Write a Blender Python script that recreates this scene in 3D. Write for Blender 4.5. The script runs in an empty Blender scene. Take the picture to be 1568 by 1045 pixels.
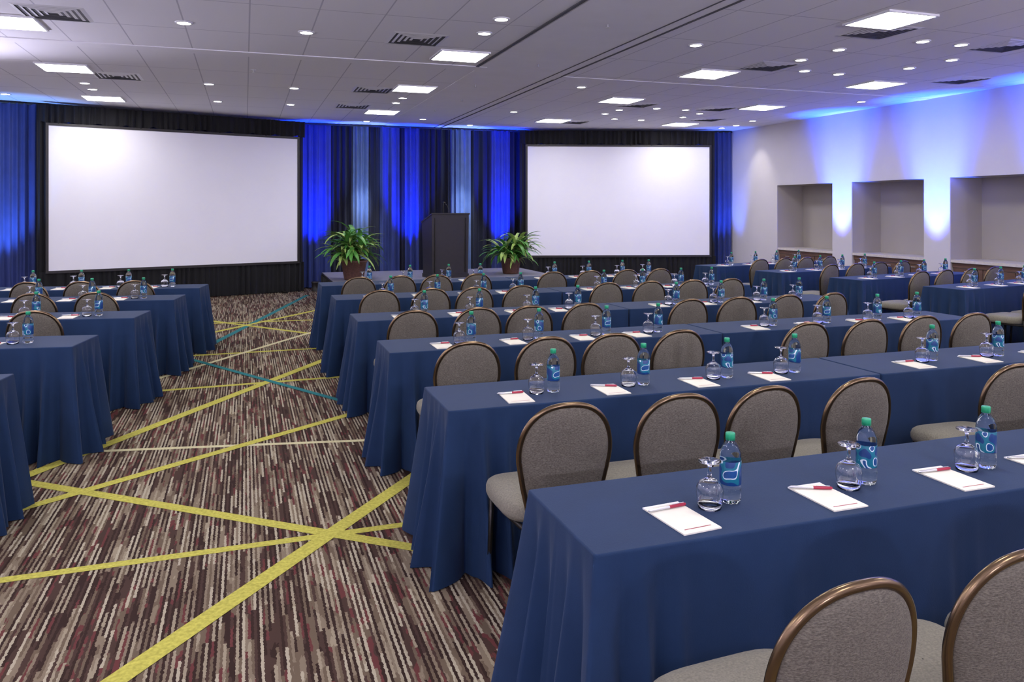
import bpy, math, random
from mathutils import Vector, Matrix
random.seed(7)
R = random.Random(11)
scene = bpy.context.scene
try:
    scene.view_settings.view_transform = 'Standard'
    scene.view_settings.look = 'None'
    scene.view_settings.exposure = 0.0
except Exception as e:
    print(e)
COL = scene.collection
pi = math.pi

# ------------------------------------------------------------------ materials
def nt(name):
    m = bpy.data.materials.new(name); m.use_nodes = True
    n = m.node_tree.nodes; l = m.node_tree.links
    return m, n, l, n['Principled BSDF']

def mat(name, col, rough=0.6, metal=0.0, noise=0.0, nscale=20.0, bump=0.0, bscale=200.0, sheen=0.0, emis=None, es=0.0, spec=0.5, trans=0.0, ior=1.45, stretch=None):
    m, n, l, b = nt(name)
    b.inputs['Base Color'].default_value = (*col, 1)
    b.inputs['Roughness'].default_value = rough
    b.inputs['Metallic'].default_value = metal
    b.inputs['Specular IOR Level'].default_value = spec
    b.inputs['Transmission Weight'].default_value = trans
    b.inputs['IOR'].default_value = ior
    if sheen:
        b.inputs['Sheen Weight'].default_value = sheen
        b.inputs['Sheen Roughness'].default_value = 0.5
    if emis:
        b.inputs['Emission Color'].default_value = (*emis, 1)
        b.inputs['Emission Strength'].default_value = es
    tc = n.new('ShaderNodeTexCoord')
    vec = tc.outputs['Object']
    if stretch:
        mp = n.new('ShaderNodeMapping'); mp.inputs['Scale'].default_value = stretch
        l.new(vec, mp.inputs['Vector']); vec = mp.outputs['Vector']
    if noise:
        t = n.new('ShaderNodeTexNoise'); t.inputs['Scale'].default_value = nscale; t.inputs['Detail'].default_value = 4
        l.new(vec, t.inputs['Vector'])
        r = n.new('ShaderNodeMapRange')
        r.inputs[1].default_value = 0.3; r.inputs[2].default_value = 0.7
        r.inputs[3].default_value = 1 - noise; r.inputs[4].default_value = 1 + noise
        l.new(t.outputs['Fac'], r.inputs[0])
        mx = n.new('ShaderNodeVectorMath'); mx.operation = 'SCALE'
        mx.inputs[0].default_value = col
        l.new(r.outputs[0], mx.inputs['Scale'])
        l.new(mx.outputs[0], b.inputs['Base Color'])
    if bump:
        t2 = n.new('ShaderNodeTexNoise'); t2.inputs['Scale'].default_value = bscale
        l.new(vec, t2.inputs['Vector'])
        bp = n.new('ShaderNodeBump'); bp.inputs['Strength'].default_value = bump; bp.inputs['Distance'].default_value = 0.01
        l.new(t2.outputs['Fac'], bp.inputs['Height']); l.new(bp.outputs[0], b.inputs['Normal'])
    return m

def math_node(n, l, op, a, b=None):
    k = n.new('ShaderNodeMath'); k.operation = op
    if isinstance(a, (int, float)): k.inputs[0].default_value = a
    else: l.new(a, k.inputs[0])
    if b is not None:
        if isinstance(b, (int, float)): k.inputs[1].default_value = b
        else: l.new(b, k.inputs[1])
    return k.outputs[0]

def carpet_material():
    m, n, l, b = nt('carpet_striped')
    b.inputs['Roughness'].default_value = 0.95
    b.inputs['Specular IOR Level'].default_value = 0.1
    tc = n.new('ShaderNodeTexCoord'); sp = n.new('ShaderNodeSeparateXYZ')
    l.new(tc.outputs['Object'], sp.inputs[0])
    wz = n.new('ShaderNodeTexNoise'); wz.inputs['Scale'].default_value = 60; wz.inputs['Detail'].default_value = 1
    l.new(tc.outputs['Object'], wz.inputs['Vector'])
    xw = math_node(n, l, 'ADD', sp.outputs[0], math_node(n, l, 'MULTIPLY', math_node(n, l, 'SUBTRACT', wz.outputs['Fac'], 0.5), 0.012))
    i = math_node(n, l, 'FLOOR', math_node(n, l, 'DIVIDE', xw, 0.0110))
    w1 = n.new('ShaderNodeTexWhiteNoise'); w1.noise_dimensions = '1D'; l.new(i, w1.inputs['W'])
    ln = math_node(n, l, 'ADD', math_node(n, l, 'MULTIPLY', w1.outputs['Value'], 2.6), 2.0)
    y2 = math_node(n, l, 'ADD', math_node(n, l, 'MULTIPLY', sp.outputs[1], ln), math_node(n, l, 'MULTIPLY', w1.outputs['Value'], 57.0))
    j = math_node(n, l, 'FLOOR', y2)
    cb = n.new('ShaderNodeCombineXYZ'); l.new(i, cb.inputs[0]); l.new(j, cb.inputs[1])
    w2 = n.new('ShaderNodeTexWhiteNoise'); w2.noise_dimensions = '2D'; l.new(cb.outputs[0], w2.inputs['Vector'])
    mp = n.new('ShaderNodeMapping'); mp.inputs['Scale'].default_value = (12, 3.5, 1); l.new(tc.outputs['Object'], mp.inputs[0])
    nz = n.new('ShaderNodeTexNoise'); nz.inputs['Scale'].default_value = 1.0; nz.inputs['Detail'].default_value = 2
    l.new(mp.outputs[0], nz.inputs['Vector'])
    sh = math_node(n, l, 'MULTIPLY', math_node(n, l, 'SUBTRACT', nz.outputs['Fac'], 0.5), .75)
    par = math_node(n, l, 'MULTIPLY', math_node(n, l, 'SUBTRACT', math_node(n, l, 'PINGPONG', i, 1.0), 0.5), .48)
    v = math_node(n, l, 'ADD', math_node(n, l, 'ADD', w2.outputs['Value'], sh), par)
    cr = n.new('ShaderNodeValToRGB'); cr.color_ramp.interpolation = 'CONSTANT'
    el = cr.color_ramp.elements
    stops = [(0.0, (.034, .019, .015)), (.24, (.060, .035, .027)), (.42, (.115, .036, .034)), (.50, (.130, .096, .064)), (.66, (.20, .157, .107)), (.80, (.285, .24, .165)), (1.0, (.38, .335, .24))]
    el[0].position = 0; el[0].color = (*stops[0][1], 1)
    el[1].position = stops[1][0]; el[1].color = (*stops[1][1], 1)
    for p, c in stops[2:]:
        e = el.new(p); e.color = (*c, 1)
    l.new(v, cr.inputs[0]); l.new(cr.outputs[0], b.inputs['Base Color'])
    return m

def ceiling_material():
    m, n, l, b = nt('ceiling_tiles')
    b.inputs['Roughness'].default_value = 0.9
    tc = n.new('ShaderNodeTexCoord'); sp = n.new('ShaderNodeSeparateXYZ'); l.new(tc.outputs['Object'], sp.inputs[0])
    def line(o, off, size, w):
        f = math_node(n, l, 'FRACT', math_node(n, l, 'DIVIDE', math_node(n, l, 'ADD', o, off), size))
        d = math_node(n, l, 'ABSOLUTE', math_node(n, l, 'SUBTRACT', f, 0.5))
        return math_node(n, l, 'GREATER_THAN', d, 0.5 - w / size / 2)
    a = line(sp.outputs[0], 100.0, 0.61, 0.014)
    c = line(sp.outputs[1], 100.0, 1.22, 0.014)
    g = math_node(n, l, 'MAXIMUM', a, c)
    mx = n.new('ShaderNodeMix'); mx.data_type = 'RGBA'
    mx.inputs[6].default_value = (.85, .84, .87, 1); mx.inputs[7].default_value = (.56, .55, .60, 1)
    l.new(g, mx.inputs[0]); l.new(mx.outputs[2], b.inputs['Base Color'])
    t = n.new('ShaderNodeTexNoise'); t.inputs['Scale'].default_value = 90; l.new(tc.outputs['Object'], t.inputs['Vector'])
    bp = n.new('ShaderNodeBump'); bp.inputs['Strength'].default_value = .15; bp.inputs['Distance'].default_value = .004
    l.new(t.outputs['Fac'], bp.inputs['Height']); l.new(bp.outputs[0], b.inputs['Normal'])
    return m

def label_material():
    m, n, l, b = nt('bottle_label')
    b.inputs['Roughness'].default_value = .35
    tc = n.new('ShaderNodeTexCoord')
    w = n.new('ShaderNodeTexNoise'); w.inputs['Scale'].default_value = 26; w.inputs['Detail'].default_value = 0
    l.new(tc.outputs['Object'], w.inputs['Vector'])
    cr = n.new('ShaderNodeValToRGB'); cr.color_ramp.interpolation = 'CONSTANT'
    el = cr.color_ramp.elements
    el[0].position = 0; el[0].color = (.008, .045, .18, 1)
    el[1].position = .48; el[1].color = (.01, .16, .24, 1)
    e = el.new(.60); e.color = (.65, .75, .80, 1)
    e = el.new(.635); e.color = (.01, .07, .24, 1)
    l.new(w.outputs['Fac'], cr.inputs[0]); l.new(cr.outputs[0], b.inputs['Base Color'])
    return m

M = {}
M['carpet'] = carpet_material()
M['yellow'] = mat('carpet_line_yellow', (.46, .43, .085), .95, noise=.22, nscale=60, spec=.1)
M['cream'] = mat('carpet_line_cream', (.55, .51, .30), .95, noise=.15, nscale=60, spec=.1)
M['teal'] = mat('carpet_line_teal', (.03, .17, .18), .95, noise=.15, nscale=60, spec=.1)
M['ceil'] = ceiling_material()
M['ceilplain'] = mat('ceiling_drywall', (.86, .85, .88), .9, noise=.02, nscale=3)
M['wall'] = mat('wall_paint', (.60, .57, .59), .85, noise=.015, nscale=3, bump=.05, bscale=150)
M['niche'] = mat('niche_paint', (.42, .385, .35), .85, noise=.02, nscale=3)
M['counter'] = mat('counter_laminate', (.60, .55, .50), .35, noise=.08, nscale=30)
M['wood'] = mat('cabinet_wood', (.12, .065, .045), .5, noise=.2, nscale=8, stretch=(1, 1, 8))
M['base'] = mat('baseboard_vinyl', (.08, .07, .07), .5)
M['linen'] = mat('navy_linen', (.0095, .029, .080), .8, noise=.08, nscale=6, bump=.12, bscale=350, sheen=.05, spec=.25)
M['fabric'] = mat('chair_fabric', (.122, .108, .083), .9, noise=.45, nscale=130, bump=.3, bscale=130, sheen=.05, stretch=(1, 1, 2.6))
M['seatfab'] = mat('seat_fabric', (.205, .19, .145), .9, noise=.22, nscale=160, bump=.2, bscale=160, sheen=.08)
M['bronze'] = mat('bronze_frame', (.17, .115, .065), .25, metal=.9)
M['darkmetal'] = mat('dark_metal', (.03, .027, .025), .4, metal=.7)
M['plastic'] = mat('clear_water', (.92, .98, 1.0), .03, trans=1.0, ior=1.33)
M['cap'] = mat('green_cap', (.02, .32, .15), .35)
M['label'] = label_material()
M['glass'] = mat('clear_glass', (.97, .98, 1.0), .0, trans=1.0, ior=1.45)
M['paper'] = mat('paper', (.80, .77, .65), .8, noise=.02, nscale=20)
M['red'] = mat('red_ink', (.34, .02, .05), .4)
M['silver'] = mat('pen_silver', (.6, .6, .62), .3, metal=.8)
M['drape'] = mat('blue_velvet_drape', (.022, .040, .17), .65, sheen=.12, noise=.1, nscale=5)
M['litdrape'] = mat('drape_painted_light', (.07, .11, .22), .45, sheen=.15, noise=.1, nscale=5)  # paler copy of the drape, paints the whitish highlights into its colour
M['unlitdrape'] = mat('drape_painted_shade', (.005, .006, .020), .8, sheen=.04, noise=.1, nscale=5)  # darker copy of the drape, paints the stretches between the beams as unlit
M['black'] = mat('black_velvet_drape', (.006, .006, .008), .85, sheen=.06)
M['screen'] = mat('projection_fabric', (.88, .87, .94), .8, noise=.01, nscale=2)
M['blackpaint'] = mat('black_laminate', (.020, .017, .017), .45, noise=.1, nscale=15)
M['stage'] = mat('stage_top', (.20, .20, .24), .8, noise=.08, nscale=25)
M['emit'] = mat('panel_diffuser', (.9, .9, .9), .5, emis=(1.0, .97, .95), es=31)
M['emit2'] = mat('downlight_lens', (.9, .9, .9), .5, emis=(1.0, .97, .93), es=30)
M['white'] = mat('white_metal', (.8, .8, .82), .4)
M['ventdark'] = mat('vent_shadow', (.10, .10, .11), .7)
M['leaf'] = mat('leaf_green', (.075, .25, .04), .45, noise=.35, nscale=9)
M['leaf2'] = mat('leaf_light', (.32, .46, .12), .45, noise=.3, nscale=9)
M['stem'] = mat('stem_brown', (.12, .08, .04), .8)
M['pot'] = mat('woven_pot', (.10, .045, .03), .6, noise=.3, nscale=40, bump=.4, bscale=60)
M['soil'] = mat('soil', (.03, .02, .015), .95, noise=.3, nscale=40)
M['bluelens'] = mat('blue_lens', (.05, .1, .9), .3, emis=(.1, .2, 1.0), es=6)

# ------------------------------------------------------------------ builder
class MB:
    def __init__(s):
        s.v = []; s.f = []; s.m = []; s.sm = []; s.mats = []
    def mi(s, k):
        if k not in s.mats: s.mats.append(k)
        return s.mats.index(k)
    def add(s, vs, fs, k, smooth=True, T=None):
        o = len(s.v)
        if T is not None: vs = [tuple(T @ Vector(p)) for p in vs]
        s.v += [tuple(p) for p in vs]
        for f in fs:
            s.f.append([o + q for q in f]); s.m.append(s.mi(k)); s.sm.append(smooth)
    def box(s, a, b, k, T=None):
        x0, y0, z0 = a; x1, y1, z1 = b
        vs = [(x0, y0, z0), (x1, y0, z0), (x1, y1, z0), (x0, y1, z0), (x0, y0, z1), (x1, y0, z1), (x1, y1, z1), (x0, y1, z1)]
        fs = [(0, 3, 2, 1), (4, 5, 6, 7), (0, 1, 5, 4), (1, 2, 6, 5), (2, 3, 7, 6), (3, 0, 4, 7)]
        s.add(vs, fs, k, False, T)
    def grid(s, P, k, smooth=True, closed=False, T=None):
        nr = len(P); nc = len(P[0]); vs = [p for row in P for p in row]; fs = []
        for i in range(nr - 1):
            for j in range(nc if closed else nc - 1):
                j2 = (j + 1) % nc
                fs.append((i * nc + j, i * nc + j2, (i + 1) * nc + j2, (i + 1) * nc + j))
        s.add(vs, fs, k, smooth, T)
    def lathe(s, prof, k, seg=20, T=None):
        P = [[(r * math.cos(2 * pi * j / seg), r * math.sin(2 * pi * j / seg), z) for j in range(seg)] for r, z in prof]
        s.grid(P, k, True, True, T)
    def tube(s, path, rad, k, seg=8, cap=True, flat=1.0):
        n = len(path); P = []
        path = [Vector(p) for p in path]
        prev = None
        for i, p in enumerate(path):
            t = (path[min(i + 1, n - 1)] - path[max(i - 1, 0)]).normalized()
            if prev is None:
                up = Vector((0, 1, 0)) if abs(t.y) < .9 else Vector((1, 0, 0))
                a = t.cross(up).normalized()
            else:
                a = (prev - t * prev.dot(t)).normalized()
            prev = a; b = t.cross(a)
            r = rad[i] if isinstance(rad, (list, tuple)) else rad
            P.append([tuple(p + a * r * math.cos(2 * pi * j / seg) + b * r * flat * math.sin(2 * pi * j / seg)) for j in range(seg)])
        s.grid(P, k, True, True)
        if cap:
            s.add(P[0], [tuple(range(seg))], k); s.add(P[-1], [tuple(range(seg))], k)
    def drape(s, p0, p1, z0, z1, k, amp=.05, wl=.17, seed=1, rows=7, spw=10, hemwave=0.0):
        p0 = Vector((p0[0], p0[1], 0)); p1 = Vector((p1[0], p1[1], 0))
        L = (p1 - p0).length; t = (p1 - p0) / L; nn = Vector((-t.y, t.x, 0))
        N = max(8, int(L / wl * spw)); ph = [0.0]
        for i in range(N): ph.append(ph[-1] + (2 * pi / spw) * (1 + .35 * math.sin(i * .13 + seed) + .2 * math.sin(i * .047 + seed * 2)))
        am = [1 + .35 * math.sin(i * .071 + seed * 3) for i in range(N + 1)]
        P = []
        for r in range(rows):
            v = r / (rows - 1); row = []
            for i in range(N + 1):
                u = i / N
                a = amp * am[i] * (.65 + .35 * v)
                o = a * math.sin(ph[i] + .5 * v * math.sin(i * .02)) + a * .3 * math.sin(ph[i] * 2.3 + 1)
                q = p0 + t * (u * L) + nn * o
                z = z1 + (z0 - z1) * v
                if v == 1 and hemwave: z += hemwave * (1 - abs(math.sin(u * L / .45 * pi)))
                row.append((q.x, q.y, z))
            P.append(row)
        s.grid(P, k)
    def mesh(s, name, weld=True):
        import bmesh
        me = bpy.data.meshes.new(name); me.from_pydata(s.v, [], s.f)
        for k in s.mats: me.materials.append(M[k])
        for p, mi_, sm in zip(me.polygons, s.m, s.sm):
            p.material_index = mi_; p.use_smooth = sm
        if weld:
            bm = bmesh.new(); bm.from_mesh(me)
            bmesh.ops.remove_doubles(bm, verts=bm.verts, dist=1e-5)
            bmesh.ops.recalc_face_normals(bm, faces=bm.faces)
            bm.to_mesh(me); bm.free()
        me.update(); return me
    def obj(s, name, loc=(0, 0, 0), rz=0, weld=True):
        return place(s.mesh(name, weld), name, loc, rz)

def place(me, name, loc=(0, 0, 0), rz=0, rx=0, sc=1):
    o = bpy.data.objects.new(name, me); o.location = loc; o.rotation_euler = (rx, 0, rz); o.scale = (sc, sc, sc)
    COL.objects.link(o); return o

# ------------------------------------------------------------------ room shell
XL, XR, Y0, Y1, H = -4.3, 10.75, -3.0, 17.4, 3.5
b = MB()
b.box((XL - .1, Y0 - .1, -.1), (XR + .8, Y1 + .1, 0), 'carpet')
def strip(a, c, w, k, z=.0015):
    a = Vector((a[0], a[1], z)); c = Vector((c[0], c[1], z)); t = (c - a).normalized(); n_ = Vector((-t.y, t.x, 0)) * w / 2
    b.add([a - n_, c - n_, c + n_, a + n_], [(0, 1, 2, 3)], k, False)
def seg(x0, y0, x1, y1, k, w=.075, e0=0., e1=0., z=.0015):
    a = Vector((x0, y0)); c = Vector((x1, y1)); t = (c - a).normalized()
    a = a - t * e0; c = c + t * e1
    strip(a, c, w, k, z)
seg(-1.03, 4.02, .885, 4.05, 'yellow', .06, 2.5, 2.0)
seg(-1.33, 5.48, .824, 3.72, 'yellow', .075, .4, 2.5, .002)
seg(-.43, 3.03, 1.07, 4.86, 'yellow', .09, 3.0, 2.5, .0025)
seg(-1.25, 4.88, .97, 6.50, 'yellow', .075, 2.5, 1.5, .003)
seg(-1.34, 5.46, .90, 8.90, 'yellow', .09, .05, 1.5, .0035)
seg(-1.17, 6.00, .82, 5.62, 'cream', .05, 1.0, 1.5)
seg(-.51, 9.19, 1.0, 6.46, 'teal', .06, 1.5, 1.5, .004)
seg(-.81, 7.77, 1.02, 7.85, 'yellow', .07, 1.0, 1.5)
seg(-.56, 9.53, .93, 9.55, 'yellow', .07, 1.0, 1.5)
seg(-.35, 10.4, 1.14, 15.6, 'teal', .08, .5, 0, .002)
seg(-.46, 12.4, .86, 10.67, 'yellow', .08, 1.0, 1.0, .0025)
seg(-1.0, 12.2, 1.6, 12.0, 'yellow', .08, 1.0, 1.0)
seg(-.9, 8.2, .9, 10.9, 'cream', .06, 0, .6, .003)
seg(-.6, 11.0, 1.2, 13.3, 'yellow', .08, .3, .3, .003)
seg(2.5, .5, 7.5, 7.0, 'yellow', .08); seg(6.0, 4, 7.2, 12.0, 'teal', .07); seg(5.9, 9.4, 7.4, 9.0, 'yellow', .07)
seg(-.3, .2, 3.0, 1.2, 'yellow', .08)
b.obj('floor', weld=False)

b = MB()
b.box((XL - .1, Y0 - .1, H), (XR + .8, Y1 + .1, H + .1), 'ceil')
b.box((2.86, Y0, H - .006), (4.1, Y1, H + .001), 'ceilplain')
b.box((XL, 9.60, H - .010), (2.95, 9.85, H + .001), 'ceilplain')
b.box((4.1, 9.95, H - .006), (XR, 10.2, H + .001), 'ceilplain')
b.box((2.80, Y0, H - .012), (2.835, 9.6, H + .001), 'ventdark')
b.box((3.96, Y0, H - .012), (3.975, Y1, H + .001), 'ventdark')
b.box((4.12, Y0, H - .012), (4.135, Y1, H + .001), 'ventdark')
b.obj('ceiling', weld=False)

b = MB(); b.box((XL - .1, Y0 - .1, 0), (XL, Y1 + .1, H), 'wall'); b.obj('wall_left')
b = MB(); b.box((XL, Y1, 0), (XR + .7, Y1 + .1, H), 'wall'); b.obj('wall_back')
b = MB(); b.box((XL, Y0 - .1, 0), (XR + .7, Y0, H), 'wall'); b.obj('wall_front')
niches = [(12.26, 13.92), (10.11, 11.75), (7.95, 9.60), (5.80, 7.44), (3.65, 5.29)]
NZ0, NZ1, NX = .86, 2.18, 11.43
b = MB(); b.box((XR, Y0, NZ1), (NX + .1, Y1, H), 'wall')
for a, c in niches:
    b.add([(XR + .02, a, NZ1 - .002), (NX, a, NZ1 - .002), (NX, c, NZ1 - .002), (XR + .02, c, NZ1 - .002)], [(0, 1, 2, 3)], 'niche', False)
b.obj('wall_right_header', weld=False)
edges = [Y1] + [e for n_ in niches for e in (n_[1], n_[0])] + [Y0]
for i in range(0, len(edges), 2):
    b = MB(); b.box((XR, edges[i + 1], 0), (NX + .1, edges[i], NZ1), 'wall')
    for yy, s_ in ((edges[i + 1], -.002), (edges[i], .002)):
        if abs(yy - Y1) > .1 and abs(yy - Y0) > .1:
            b.add([(XR + .02, yy + s_, .1), (NX, yy + s_, .1), (NX, yy + s_, NZ1), (XR + .02, yy + s_, NZ1)], [(0, 1, 2, 3)], 'niche', False)
    b.obj('wall_right_pier', weld=False)
for a, c in niches:
    b = MB(); b.box((NX, a, 0), (NX + .1, c, NZ1), 'niche'); b.obj('wall_right_niche_back', weld=False)
    b = MB()
    b.box((XR + .07, a + .01, .0), (NX - .01, c - .01, NZ0 - .06), 'niche')
    nd = 3; w = (c - a - .02) / nd
    for i in range(nd):
        b.box((XR + .05, a + .02 + i * w, .1), (XR + .07, a + i * w + w, NZ0 - .14), 'wood')
        b.tube([(XR + .035, a + i * w + w / 2 - .06, NZ0 - .18), (XR + .035, a + i * w + w / 2 + .06, NZ0 - .18)], .006, 'silver')
    b.box((XR + .04, a + .01, NZ0 - .13), (XR + .07, c - .01, NZ0 - .05), 'wood')
    b.box((XR + .005, a + .006, NZ0 - .05), (NX - .006, c - .006, NZ0 - .005), 'counter')
    b.obj('buffet_counter', weld=False)
b = MB()
for i in range(0, len(edges), 2): b.box((XR - .012, edges[i + 1], 0), (XR, edges[i], .1), 'base')
b.obj('baseboard_right')
b = MB(); b.box((XL, Y0, 0), (XL + .012, Y1, .1), 'base'); b.obj('baseboard_left')

# ------------------------------------------------------------------ ceiling fittings
b = MB(); hs = .30
b.add([(-hs + .02, -hs + .02, -.012), (hs - .02, -hs + .02, -.012), (hs - .02, hs - .02, -.012), (-hs + .02, hs - .02, -.012)], [(0, 3, 2, 1)], 'emit', False)
for a, c in (((-hs, -hs, -.02), (hs, -hs + .02, 0)), ((-hs, hs - .02, -.02), (hs, hs, 0)), ((-hs, -hs + .02, -.02), (-hs + .02, hs - .02, 0)), ((hs - .02, -hs + .02, -.02), (hs, hs - .02, 0))):
    b.box(a, c, 'white')
panel = b.mesh('ceiling_light_panel', False)
for x, y in [(-2.2, 8.8), (-2.2, 11.4), (-2.2, 14.3), (2.42, 9.0), (2.42, 11.65), (2.42, 14.6), (5.9, 5.95), (5.92, 9.1), (5.95, 11.75), (5.98, 14.85),
             (8.75, 9.1), (8.75, 11.75), (8.8, 14.6), (-2.2, 5.9), (2.3, 5.7), (8.75, 5.95), (-2.2, 3.0), (2.3, 2.6), (5.9, 2.9), (8.75, 2.9), (-2.2, 0), (2.3, -.4), (5.9, -.2), (8.75, -.2)]:
    place(panel, 'ceiling_light_panel', (x, y, H))
b = MB()
b.lathe([(.0, -.008), (.062, -.008)], 'emit2', 20)
b.lathe([(.062, -.006), (.064, -.012), (.082, -.010), (.085, 0)], 'white', 24)
dl = b.mesh('recessed_downlight', False)
for x, y in [(-.57, 8.3), (.6, 8.34), (2.34, 7.15), (2.36, 7.78), (-.5, 12.2), (.7, 12.2), (-.44, 14.1), (.75, 14.1), (-2.2, 12.7), (-2.2, 13.3), (2.45, 13.3), (2.45, 12.7),
             (4.76, 7.57), (6.45, 7.25), (7.0, 6.6), (7.55, 6.6), (8.2, 7.3), (6.45, 7.9), (7.0, 8.5), (7.6, 8.55), (8.15, 7.9), (9.9, 10.6), (7.65, 12.5), (7.05, 12.5), (6.5, 12.9),
             (8.2, 12.9), (6.5, 13.5), (8.2, 13.5), (4.76, 10.7), (4.76, 13.8), (7.05, 14.2), (7.65, 14.2), (9.9, 13.6), (9.9, 7.6), (-3.6, 14.3), (-3.6, 10), (.1, 4.5), (1.3, 4.5), (7.3, 3.8), (4.76, 4.5), (.1, 1.0), (4.76, 1.0), (3.4, 15.5), (10.1, 15.0)]:
    place(dl, 'recessed_downlight', (x, y, H))
b = MB()
for k in range(5):
    s0 = .30 - k * .055; s1 = s0 - .036
    P0 = [(-s0, -s0, 0), (s0, -s0, 0), (s0, s0, 0), (-s0, s0, 0)]
    z = -.009
    P1 = [(-s1, -s1, z), (s1, -s1, z), (s1, s1, z), (-s1, s1, z)]
    b.grid([P0, P1], 'white', False, True)
b.add([(-.27, -.27, -.003), (.27, -.27, -.003), (.27, .27, -.003), (-.27, .27, -.003)], [(0, 1, 2, 3)], 'ventdark', False)
vent = b.mesh('ceiling_air_vent', False)
for x, y in [(1.75, 8.3), (-1.7, 8.3), (-1.66, 11.9), (1.85, 12.0), (6.35, 8.4), (6.2, 6.4), (8.1, 6.5), (6.5, 12.2), (8.1, 12.2), (6.5, 15.0), (1.8, 14.0), (8.9, 13.7), (9.6, 8.4)]:
    place(vent, 'ceiling_air_vent', (x, y, H))
b = MB()
b.lathe([(.0, -.004), (.035, -.004), (.038, 0)], 'white', 16)
b.tube([(0, 0, 0), (0, 0, -.035)], .008, 'silver'); b.lathe([(0, -.04), (.02, -.04), (.02, -.036), (0, -.036)], 'silver', 12)
spk = b.mesh('fire_sprinkler', False)
for x, y in [(3.4, 7.0), (3.5, 9.2), (3.2, 11.0), (3.4, 12.5), (3.3, 14.0), (8.0, 10.8), (.1, 10.8), (7.9, 4.9)]:
    place(spk, 'fire_sprinkler', (x, y, H))

# ------------------------------------------------------------------ drapes and screens
b = MB()
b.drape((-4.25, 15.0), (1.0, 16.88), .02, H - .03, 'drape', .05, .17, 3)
xs = [(1.0, 1.70, 'drape'), (1.70, 2.22, 'unlitdrape'), (2.22, 2.50, 'litdrape'), (2.5, 2.72, 'unlitdrape'), (2.72, 3.16, 'drape'), (3.16, 3.3, 'unlitdrape'), (3.3, 3.62, 'drape'), (3.62, 4.3, 'unlitdrape'), (4.3, 4.42, 'drape'), (4.42, 4.78, 'litdrape'), (4.78, 5.3, 'unlitdrape'), (5.3, 5.72, 'drape'), (5.72, 6.0, 'unlitdrape')]  # panel tones paint lit and unlit stretches of the backdrop
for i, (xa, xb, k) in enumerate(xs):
    dy = .03 if k == 'unlitdrape' else 0
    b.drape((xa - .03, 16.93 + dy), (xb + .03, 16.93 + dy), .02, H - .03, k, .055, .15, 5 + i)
b.drape((5.95, 16.95), (10.72, 15.5), .02, H - .03, 'drape', .05, .17, 9)
b.tube([(-4.25, 15.0, H - .03), (1.0, 16.88, H - .03), (5.95, 16.95, H - .03), (10.72, 15.5, H - .03)], .02, 'darkmetal')
b.obj('stage_backdrop_drapes', weld=False)

def screen(p0, p1, zb, zt, ext):
    p0 = Vector(p0); p1 = Vector(p1); W = (p1 - p0).length; ang = math.atan2(p1.y - p0.y, p1.x - p0.x)
    b = MB()
    b.add([(0, 0, zb), (W, 0, zb), (W, 0, zt), (0, 0, zt)], [(0, 1, 2, 3)], 'screen', False)
    fw = .045
    b.box((-fw, -.01, zb - fw), (0, .04, zt + fw), 'blackpaint'); b.box((W, -.01, zb - fw), (W + fw, .04, zt + fw), 'blackpaint')
    b.box((0, -.01, zb - fw), (W, .04, zb), 'blackpaint'); b.box((0, -.01, zt), (W, .04, zt + fw), 'blackpaint')
    b.box((0, .01, zb), (W, .03, zt), 'blackpaint')
    for x in (.3, W - .3):
        b.box((x - .03, .04, 0), (x + .03, .08, zt), 'darkmetal')
        b.box((x - .03, -.2, 0), (x + .03, .1, .03), 'darkmetal')
    b.drape((-.14, .02), (W + .14, .02), .01, zb - .02, 'black', .025, .12, 21, rows=4)
    b.drape((-.14, .02), (W + ext, .02), zt + .03, H - .05, 'black', .03, .13, 25, rows=6, hemwave=.05)
    b.drape((-.17, .05), (-.03, .05), .01, H - .05, 'black', .015, .07, 2)
    b.drape((W + .03, .05), (W + .14, .05), .01, H - .05, 'black', .015, .07, 2)
    b.obj('projection_screen', (p0.x, p0.y, 0), ang, weld=False)
screen((-3.15, 15.03), (1.0, 16.34), .62, 3.09, .18)
screen((6.02, 16.50), (10.00, 15.33), .63, 3.09, .12)

# stage
b = MB()
b.box((1.45, 13.5, .37), (5.6, 15.9, .41), 'stage')
b.box((1.44, 13.49, .36), (5.61, 15.91, .40), 'blackpaint')
b.drape((1.46, 13.47), (5.59, 13.47), .005, .37, 'black', .012, .1, 3, rows=3)
b.drape((1.43, 15.9), (1.43, 13.5), .005, .37, 'black', .012, .1, 4, rows=3)
b.drape((5.62, 15.9), (5.62, 13.5), .005, .37, 'black', .012, .1, 4, rows=3)
b.obj('stage_riser', weld=False)

# lectern
b = MB()
b.box((-.36, -.26, 0), (.36, .26, .07), 'blackpaint')
w0, w1 = .35, .365
b.add([(-w0, -.24, .07), (w0, -.24, .07), (w0, .24, .07), (-w0, .24, .07), (-w1, -.25, 1.16), (w1, -.25, 1.16), (w1, .27, 1.02), (-w1, .27, 1.02)],
      [(0, 1, 5, 4), (1, 2, 6, 5), (2, 3, 7, 6), (3, 0, 4, 7), (0, 3, 2, 1)], 'blackpaint', False)
b.add([(-.375, -.27, 1.165), (.375, -.27, 1.165), (.375, .29, 1.005), (-.375, .29, 1.005), (-.375, -.27, 1.19), (.375, -.27, 1.19), (.375, .29, 1.03), (-.375, .29, 1.03)],
      [(0, 1, 5, 4), (1, 2, 6, 5), (2, 3, 7, 6), (3, 0, 4, 7), (4, 5, 6, 7), (0, 3, 2, 1)], 'blackpaint', False)
for sx in (-.30, .30):
    b.box((sx - .012, -.262, .1), (sx + .012, -.235, 1.1), 'darkmetal')
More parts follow.
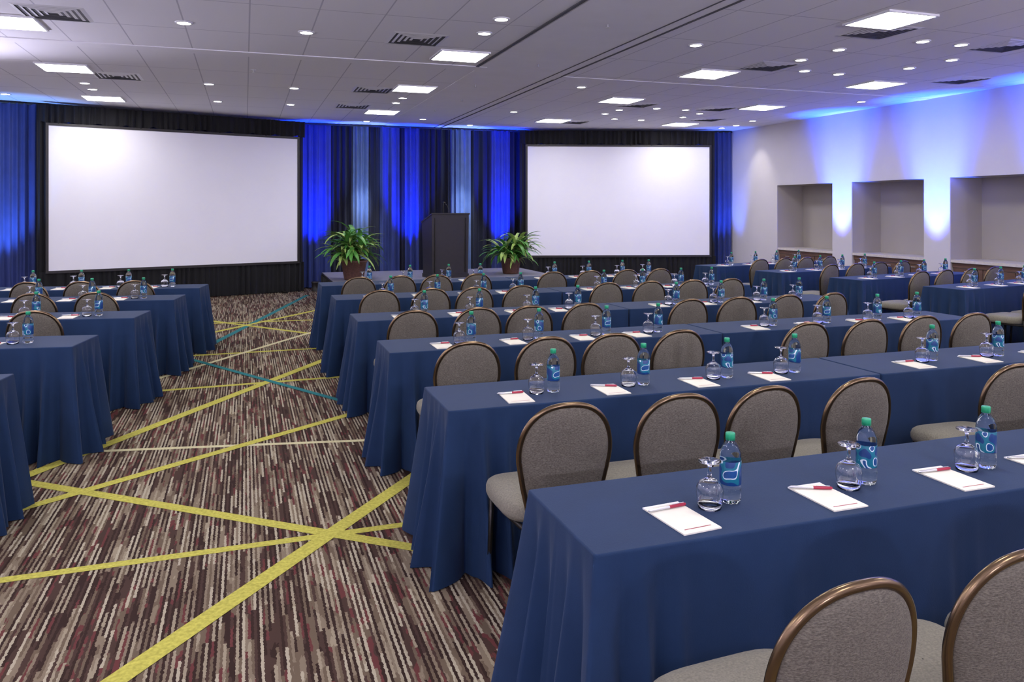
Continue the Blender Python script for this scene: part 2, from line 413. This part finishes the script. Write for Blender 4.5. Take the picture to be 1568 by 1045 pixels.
for sx in (-.05, .05):
    b.tube([(sx, -.05, 1.13), (sx * 1.2, -.04, 1.22), (sx * .8, 0, 1.32), (sx * .3, .05, 1.37)], .006, 'darkmetal')
    b.tube([(sx * .3, .05, 1.37), (sx * .1, .08, 1.39)], .014, 'darkmetal')
b.obj('lectern', (3.52, 14.1, .41), math.radians(8))

# plants
def plant_mesh(seed):
    rr = random.Random(seed); b = MB()
    b.lathe([(0, 0), (.15, 0), (.155, .02), (.20, .27), (.215, .28), (.215, .31), (.19, .31), (.185, .27), (0, .27)], 'pot', 24)
    b.lathe([(0, .272), (.186, .272)], 'soil', 16)
    for c in range(9):
        a = rr.uniform(0, 2 * pi); r0 = rr.uniform(0, .08)
        base = Vector((r0 * math.cos(a), r0 * math.sin(a), .27)); hgt = rr.uniform(.08, .42)
        top = base + Vector((math.cos(a) * .12, math.sin(a) * .12, hgt))
        b.tube([base, (base + top) / 2 + Vector((.01, 0, 0)), top], .011, 'stem', 6)
        for k in range(17):
            th = k * 2.4 + rr.uniform(-.3, .3); el = rr.uniform(.25, 1.35); L = rr.uniform(.34, .62); wd = rr.uniform(.026, .044)
            d = Vector((math.cos(th), math.sin(th), 0)); side = Vector((-math.sin(th), math.cos(th), 0))
            p = top + Vector((0, 0, -.1 * (1 - k / 17))); rows = []; e = el; n_ = 8
            for i in range(n_ + 1):
                u = i / n_
                w = wd * (math.sin(pi * min(1, .12 + u * .88)) ** .7 + .02)
                up = Vector((0, 0, 1)) * math.cos(e) - d * math.sin(e)
                rows.append([tuple(p - side * w + up * w * .35), tuple(p), tuple(p + side * w + up * w * .35)])
                p = p + (d * math.cos(e) + Vector((0, 0, 1)) * math.sin(e)) * (L / n_)
                e -= rr.uniform(.12, .28)
            b.grid(rows, 'leaf' if rr.random() < .62 else 'leaf2')
    return b.mesh('potted_dracaena', False)
place(plant_mesh(3), 'potted_dracaena', (1.84, 14.1, .41), 0, sc=1.12)
place(plant_mesh(8), 'potted_dracaena', (4.92, 14.45, .41), 1.2, sc=1.0)

# ------------------------------------------------------------------ tables
TL, TD, TH = 2.44, .51, .75
def table_mesh(freeL, freeR, seed):
    rr = random.Random(seed); b = MB()
    hx, hy = TL / 2, TD / 2; c = .012
    pts = []
    def side(p, q, n_, ids):
        L = (Vector(q) - Vector(p)).length
        s_list = []; s_ = 0
        while s_ < L / 2:
            s_list.append(s_); s_ += .010 if s_ < .40 else .02
        s_list2 = s_list + [L - x for x in reversed(s_list)]
        for s_ in s_list2:
            u = s_ / L; x = p[0] + (q[0] - p[0]) * u; y = p[1] + (q[1] - p[1]) * u
            d0, d1 = s_, L - s_
            if d0 < d1: pts.append((x, y, n_[0], n_[1], d0, ids[0], s_, L))
            else: pts.append((x, y, n_[0], n_[1], d1, ids[1], s_, L))
    def corner(cx, cy, a0, idc):
        for k in range(1, 6):
            a = a0 + (pi / 2) * k / 6
            pts.append((cx + c * math.cos(a), cy + c * math.sin(a), math.cos(a), math.sin(a), 0, idc, 0, 1))
    side((-hx + c, -hy), (hx - c, -hy), (0, -1), (0, 1)); corner(hx - c, -hy + c, -pi / 2, 1)
    side((hx, -hy + c), (hx, hy - c), (1, 0), (1, 2)); corner(hx - c, hy - c, 0, 2)
    side((hx - c, hy), (-hx + c, hy), (0, 1), (2, 3)); corner(-hx + c, hy - c, pi / 2, 3)
    side((-hx, hy - c), (-hx, -hy + c), (-1, 0), (3, 0)); corner(-hx + c, -hy + c, pi, 0)
    free = {0: freeL, 3: freeL, 1: freeR, 2: freeR}
    f1 = {k: rr.uniform(.12, .16) for k in range(4)}; f2 = {k: rr.uniform(.5, 1.15) for k in range(4)}
    f3 = {k: rr.uniform(.8, 1.4) for k in range(4)}
    cre = [(rr.uniform(.25, TL - .25), rr.uniform(-.022, .030), rr.uniform(.012, .028)) for _ in range(13)]
    rows = 14; P = []
    def ring(z, off): return [(x + nx * off, y + ny * off, z) for x, y, nx, ny, *_ in pts]
    P.append(ring(TH, -.006)); P.append(ring(TH - .002, -.001))
    for r in range(rows + 1):
        t = r / rows; row = []
        for x, y, nx, ny, d, cid, s_, L in pts:
            F = free[cid]
            g = lambda mu, sg: math.exp(-((d - mu) / sg) ** 2)
            if F:
                A = .032 + .110 * f2[cid] * g(0, .032) - .062 * g(.068, .020) + .090 * f3[cid] * g(f1[cid], .020) - .048 * g(f1[cid] + .050, .018) + .050 * f3[cid] * g(f1[cid] + .11, .022)
            else:
                A = .004
            A += .006 * math.sin(s_ * 17 + seed + cid) + .003 * math.sin(s_ * 41 + seed)
            if L > 1:
                for cs, ca, cw in cre: A += ca * math.exp(-((s_ - cs) / cw) ** 2)
            tt = t ** 1.05
            ox, oy = nx, ny
            if F and d < .13:
                sx = 1 if cid in (1, 2) else -1; sy = 1 if cid in (2, 3) else -1
                w = math.exp(-(d / .05) ** 2)
                ox = nx * (1 - w) + w * sx * .78; oy = ny * (1 - w) + w * sy * .78
            if not F:
                if abs(nx) > .5: A = min(A, .003)
            zz = TH - .008 - (TH - .012) * t
            row.append((x + ox * A * tt, y + oy * A * tt, zz))
        P.append(row)
    b.grid(P, 'linen', True, True)
    b.add(P[0], [tuple(range(len(pts)))], 'linen', False)
    return b.mesh('banquet_table', True)
tabL = [table_mesh(True, False, s_) for s_ in (1, 5, 9)]
tabR = [table_mesh(False, True, s_) for s_ in (2, 6, 10)]
tabB = [table_mesh(True, True, s_) for s_ in (3, 7, 11)]

# ------------------------------------------------------------------ chair
def chair_mesh():
    b = MB()
    def yb(x, z):
        return -.05 * (z - .45) / .43 * 1.3 + .55 * x * x * 1.0
    out = []
    n_ = 44
    for i in range(n_ + 1):
        th = pi + (-pi) * i / n_
        cx = math.cos(th); sy = math.sin(th)
        x = .190 * math.copysign(abs(cx) ** .84, cx)
        z = .69 + .200 * abs(sy) ** .92
        out.append((x, z))
    low = [(.142, .455), (.153, .50), (.168, .56), (.180, .62), (.188, .665)]
    o2 = [(-x, z) for x, z in low] + out + [(x, z) for x, z in reversed(low)]
    path = [(x, yb(x, z), z) for x, z in o2]
    b.tube(path, .0118, 'bronze', 10)
    cz = .665
    for sgn, th_, k in ((-1, .022, 'fabric'), (1, .03, 'fabric')):
        rings = []
        for q in (1.0, .97, .9, .75, .5, .25, .001):
            row = []
            for x, z in o2:
                xx = x * q * .975; zz = cz + (z - cz) * q * .975
                row.append((xx, yb(xx, zz) + sgn * (th_ * (1 - q ** 6) ** .5 if q < 1 else 0), zz))
            rings.append(row)
        b.grid(rings, k, True, True)
    b.tube([(-.142, yb(.15, .455), .455), (0, yb(0, .455), .455), (.142, yb(.15, .455), .455)], .0118, 'bronze', 8)
    def se(hw, hd, q, p=.42, N=40):
        r = []
        for i in range(N):
            a = 2 * pi * i / N; ca, sa = math.cos(a), math.sin(a)
            x = hw * math.copysign(abs(ca) ** p, ca) * q; y = hd * math.copysign(abs(sa) ** p, sa) * q
            x *= 1 + .06 * y / hd
            r.append((x, y))
        return r
    cy = .225; lay = [(.88, .408), (.97, .412), (1.0, .43), (1.0, .452), (.975, .470), (.92, .481), (.75, .489), (.45, .494), (.01, .496)]
    b.grid([[(x, cy + y, z) for x, y in se(.222, .212, q)] for q, z in lay], 'seatfab', True, True)
    b.add([(x, cy + y, .409) for x, y in se(.222, .212, .88)], [tuple(range(40))], 'darkmetal', False)
    for sx in (-1, 1):
        b.tube([(sx * .142, yb(.15, .455), .455), (sx * .160, -.012, .40), (sx * .18, -.03, .22), (sx * .19, -.065, .0)], [.0125, .012, .011, .010], 'darkmetal', 8)
        b.tube([(sx * .19, .39, .41), (sx * .195, .400, .2), (sx * .20, .408, .0)], [.012, .011, .010], 'darkmetal', 8)
        b.tube([(sx * .162, -.01, .398), (sx * .19, .2, .398), (sx * .19, .39, .398)], .010, 'darkmetal', 8)
    b.tube([(-.19, .39, .398), (.19, .39, .398)], .010, 'darkmetal', 8)
    b.tube([(-.162, -.01, .398), (.162, -.01, .398)], .010, 'darkmetal', 8)
    return b.mesh('banquet_chair', True)
chair = chair_mesh()

# ------------------------------------------------------------------ table items
b = MB()
b.lathe([(0, .002), (.022, .0), (.029, .003), (.0315, .012), (.0325, .024), (.0308, .030), (.0325, .036), (.0325, .046), (.0308, .052), (.0322, .058)], 'plastic', 20)
b.lathe([(.0322, .058), (.0330, .060), (.0330, .128), (.0322, .130)], 'label', 20)
b.lathe([(.0322, .130), (.0325, .140), (.0305, .155), (.025, .170), (.018, .181), (.0135, .187), (.0125, .196)], 'plastic', 20)
b.lathe([(.0125, .192), (.0148, .192), (.0148, .211), (.0135, .2135), (0, .2135)], 'cap', 18)
bottle = b.mesh('water_bottle', True)
b = MB()
b.lathe([(.0345, 0), (.0385, .02), (.0410, .045), (.0395, .063), (.031, .078), (.016, .087), (.007, .093), (.0055, .103), (.0055, .122), (.008, .130), (.016, .135), (.034, .139), (.0345, .1425), (.0, .143)], 'glass', 22)
b.lathe([(.0345, 0), (.0333, 0), (.0373, .02), (.0398, .045), (.0383, .062), (.0295, .0765), (.014, .0845), (0, .086)], 'glass', 22)
goblet = b.mesh('upturned_water_goblet', True)
b = MB()
b.box((-.0635, -.105, 0), (.0635, .105, .004), 'paper')
b.box((-.0637, .095, 0), (.0637, .1053, .0046), 'white')
b.add([(-.045, -.082, .0042), (.045, -.082, .0042), (.045, -.078, .0042), (-.045, -.078, .0042)], [(0, 1, 2, 3)], 'red', False)
b.add([(-.02, .070, .0042), (.0, .070, .0042), (.0, .088, .0042), (-.02, .088, .0042)], [(0, 1, 2, 3)], 'red', False)
pad = b.mesh('notepad', False)
b = MB()
b.tube([(-.065, 0, .0055), (-.058, 0, .0055), (.0, 0, .0055), (.01, 0, .0055)], [.0015, .0045, .005, .005], 'silver', 8)
b.tube([(.01, 0, .0055), (.065, 0, .0055), (.07, 0, .0055)], [.0052, .0052, .003], 'red', 8)
b.tube([(.02, 0, .0115), (.062, 0, .0115)], .0015, 'silver', 6)
pen = b.mesh('ballpoint_pen', False)

def table_set(me, px, py, rot, chairs, sets, jit=.02, back=.525):
    """px,py = far-left corner of the table; rot radians"""
    c, s_ = math.cos(rot), math.sin(rot)
    def W(lx, ly): return (px + lx * c - ly * s_, py + lx * s_ + ly * c)
    x, y = W(TL / 2, -TD / 2)
    place(me, 'banquet_table', (x, y, 0), rot)
    for lx in chairs:
        j = R.uniform(-jit, jit); x, y = W(lx + j, -TD - back + R.uniform(-.015, .01))
        place(chair, 'banquet_chair', (x, y, 0), rot + R.uniform(-.06, .06))
    for lx in sets:
        j = R.uniform(-.01, .01)
        x, y = W(lx + j, -.31 + R.uniform(-.012, .012)); place(bottle, 'water_bottle', (x, y, TH), R.uniform(0, 6))
        x, y = W(lx + j - .088, -.315 + R.uniform(-.01, .01)); place(goblet, 'upturned_water_goblet', (x, y, TH + .0005), 0)
        rp = rot + R.uniform(-.08, .08)
        x, y = W(lx + j - .215, -.37); place(pad, 'notepad', (x, y, TH + .0005), rp)
        x, y = W(lx + j - .225, -.305); place(pen, 'ballpoint_pen', (x, y, TH + .005), rp + R.uniform(-.45, .05))

rowY = [2.36, 3.90, 5.40, 6.87, 8.45, 9.98]
for i, y in enumerate(rowY):
    if i == 0:
        table_set(tabL[0], .86, y, 0, (.315, .79, 1.27, 1.75), (.565, 1.075, 1.60, 2.02), .004, .520)
    else:
        table_set(tabL[i % 3], .86, y, 0, (.35, .83, 1.27, 1.75), (.59, 1.09, 1.60, 2.02))
    table_set(tabR[i % 3], .86 + TL + .012, y, 0, (.26, .76, 1.26, 1.76), (.59, 1.09, 1.60, 2.02))
rot = math.radians(-9)
for i, (x, y) in enumerate([(-1.4, 3.6), (-1.2, 4.95), (-1.0, 6.30), (-.80, 7.68), (-.60, 9.0), (-.42, 10.2)]):
    table_set(tabB[i % 3], x - TL * math.cos(rot), y - TL * math.sin(rot), rot, (.35, .86, 1.38, 1.9), (.6, 1.12, 1.62, 2.1))
rot = math.radians(9.5)
for i, (x, y) in enumerate([(7.8, 5.84), (7.6, 7.17), (7.4, 8.5), (7.2, 9.83), (7.0, 11.15)]):
    table_set(tabB[i % 3], x, y, rot, (.35, .86, 1.38, 1.9), (.5, 1.05, 1.55, 2.05))

# ------------------------------------------------------------------ uplights
b = MB()
b.lathe([(0, 0), (.09, 0), (.09, .015), (.07, .02), (.075, .16), (.085, .17), (.085, .19), (.07, .185), (.065, .17)], 'blackpaint', 20)
b.lathe([(0, .17), (.066, .17)], 'bluelens', 16)
upl = b.mesh('led_uplight', False)
def spot(par, loc, target, col, e, size, blend=.8, rad=.06):
    ld = bpy.data.lights.new('beam', 'SPOT'); ld.energy = e; ld.color = col; ld.spot_size = math.radians(size); ld.spot_blend = blend; ld.shadow_soft_size = rad
    lo = bpy.data.objects.new('beam', ld); COL.objects.link(lo); lo.parent = par
    lo.location = loc
    d = Vector(target) - (Vector(par.location) + Vector(loc)); lo.rotation_euler = d.to_track_quat('-Z', 'Y').to_euler()
def uplight(x, y, tx, ty, tz, col, e, size=50, blend=.8, z=0):
    o = place(upl, 'led_uplight', (x, y, z))
    spot(o, (0, 0, .21), (tx, ty, tz), col, e, size, blend)
    return o
BL = (.0, .03, 1.0); BW = (.25, .42, 1.0)
for x in (1.36, 3.40, 5.50):
    uplight(x, 16.35, x, 16.95, 2.2, BL, 2300, 40)
for x in (2.40, 4.60):
    uplight(x, 16.35, x, 16.95, 3.0, BW, 600, 30)
uplight(-3.75, 14.65, -3.75, 15.1, 2.4, (.15, .35, 1), 600, 50)
uplight(10.35, 15.05, 10.45, 15.5, 2.6, (.05, .15, 1), 600, 45)
for y, ux in ((12.0, 10.1), (9.85, 10.1), (7.7, 10.35), (5.55, 10.4)):
    o = uplight(ux, y, 10.75, y, 2.1, (.12, .12, 1.0), 1500, 30, .7)
    spot(o, (0, 0, .21), (10.85, y, 3.45), (.0, .08, 1.0), 3200, 40, 1.0)

# added fill lamps to brighten the ceiling (side and rear walls, behind / beside the viewpoint)
b = MB()
b.lathe([(.0, -.10), (.05, -.095), (.10, -.04), (.14, .04), (.145, .04), (.105, -.045), (.055, -.105), (0, -.11)], 'white', 20)
b.box((-.03, -.13, -.06), (.03, -.05, .0), 'white')
scm = b.mesh('added_ceiling_fill', False)
def fill_lamp(x, y, rz, tx, ty, e, col=(.80, .76, 1.0), size=130):
    o = place(scm, 'added_ceiling_fill', (x, y, 2.1), rz)
    spot(o, (0, 0, .06), (tx, ty, H), col, e, size, 1.0, .1)
for y in (-1, 2, 5, 8, 11):
    fill_lamp(XL + .15, y, -pi / 2, XL + 2.1, y + .5, 560)
for y in (-1, 2):
    fill_lamp(XR - .15, y, pi / 2, XR - 2.2, y + 1.5, 600)
for x in (-2, 1.5, 5, 8.5):
    fill_lamp(x, Y0 + .15, 0, x, Y0 + 3.6, 750)

def accent(x, y, tx, ty, tz, col, e, size):
    o = place(dl, 'recessed_downlight', (x, y, H))
    spot(o, (0, 0, -.03), (tx, ty, tz), col, e, size, .9, .05)
for x in (2.38, 4.60): accent(x, 16.25, x, 16.95, .8, (.75, .85, 1), 500, 28)
accent(10.1, 14.45, 10.75, 14.5, 2.2, (1, .95, .9), 40, 60)

w = bpy.data.worlds.new('World'); scene.world = w; w.use_nodes = True
w.node_tree.nodes['Background'].inputs[0].default_value = (.5, .5, .6, 1); w.node_tree.nodes['Background'].inputs[1].default_value = .3

# ------------------------------------------------------------------ camera
cd = bpy.data.cameras.new('Camera'); cam = bpy.data.objects.new('Camera', cd); COL.objects.link(cam)
cam.location = (0, 0, 1.65); cam.rotation_euler = (pi / 2, 0, math.radians(-18.9))
cd.lens = 27.4; cd.sensor_width = 36; cd.shift_y = -.1278; cd.clip_start = .05
scene.camera = cam
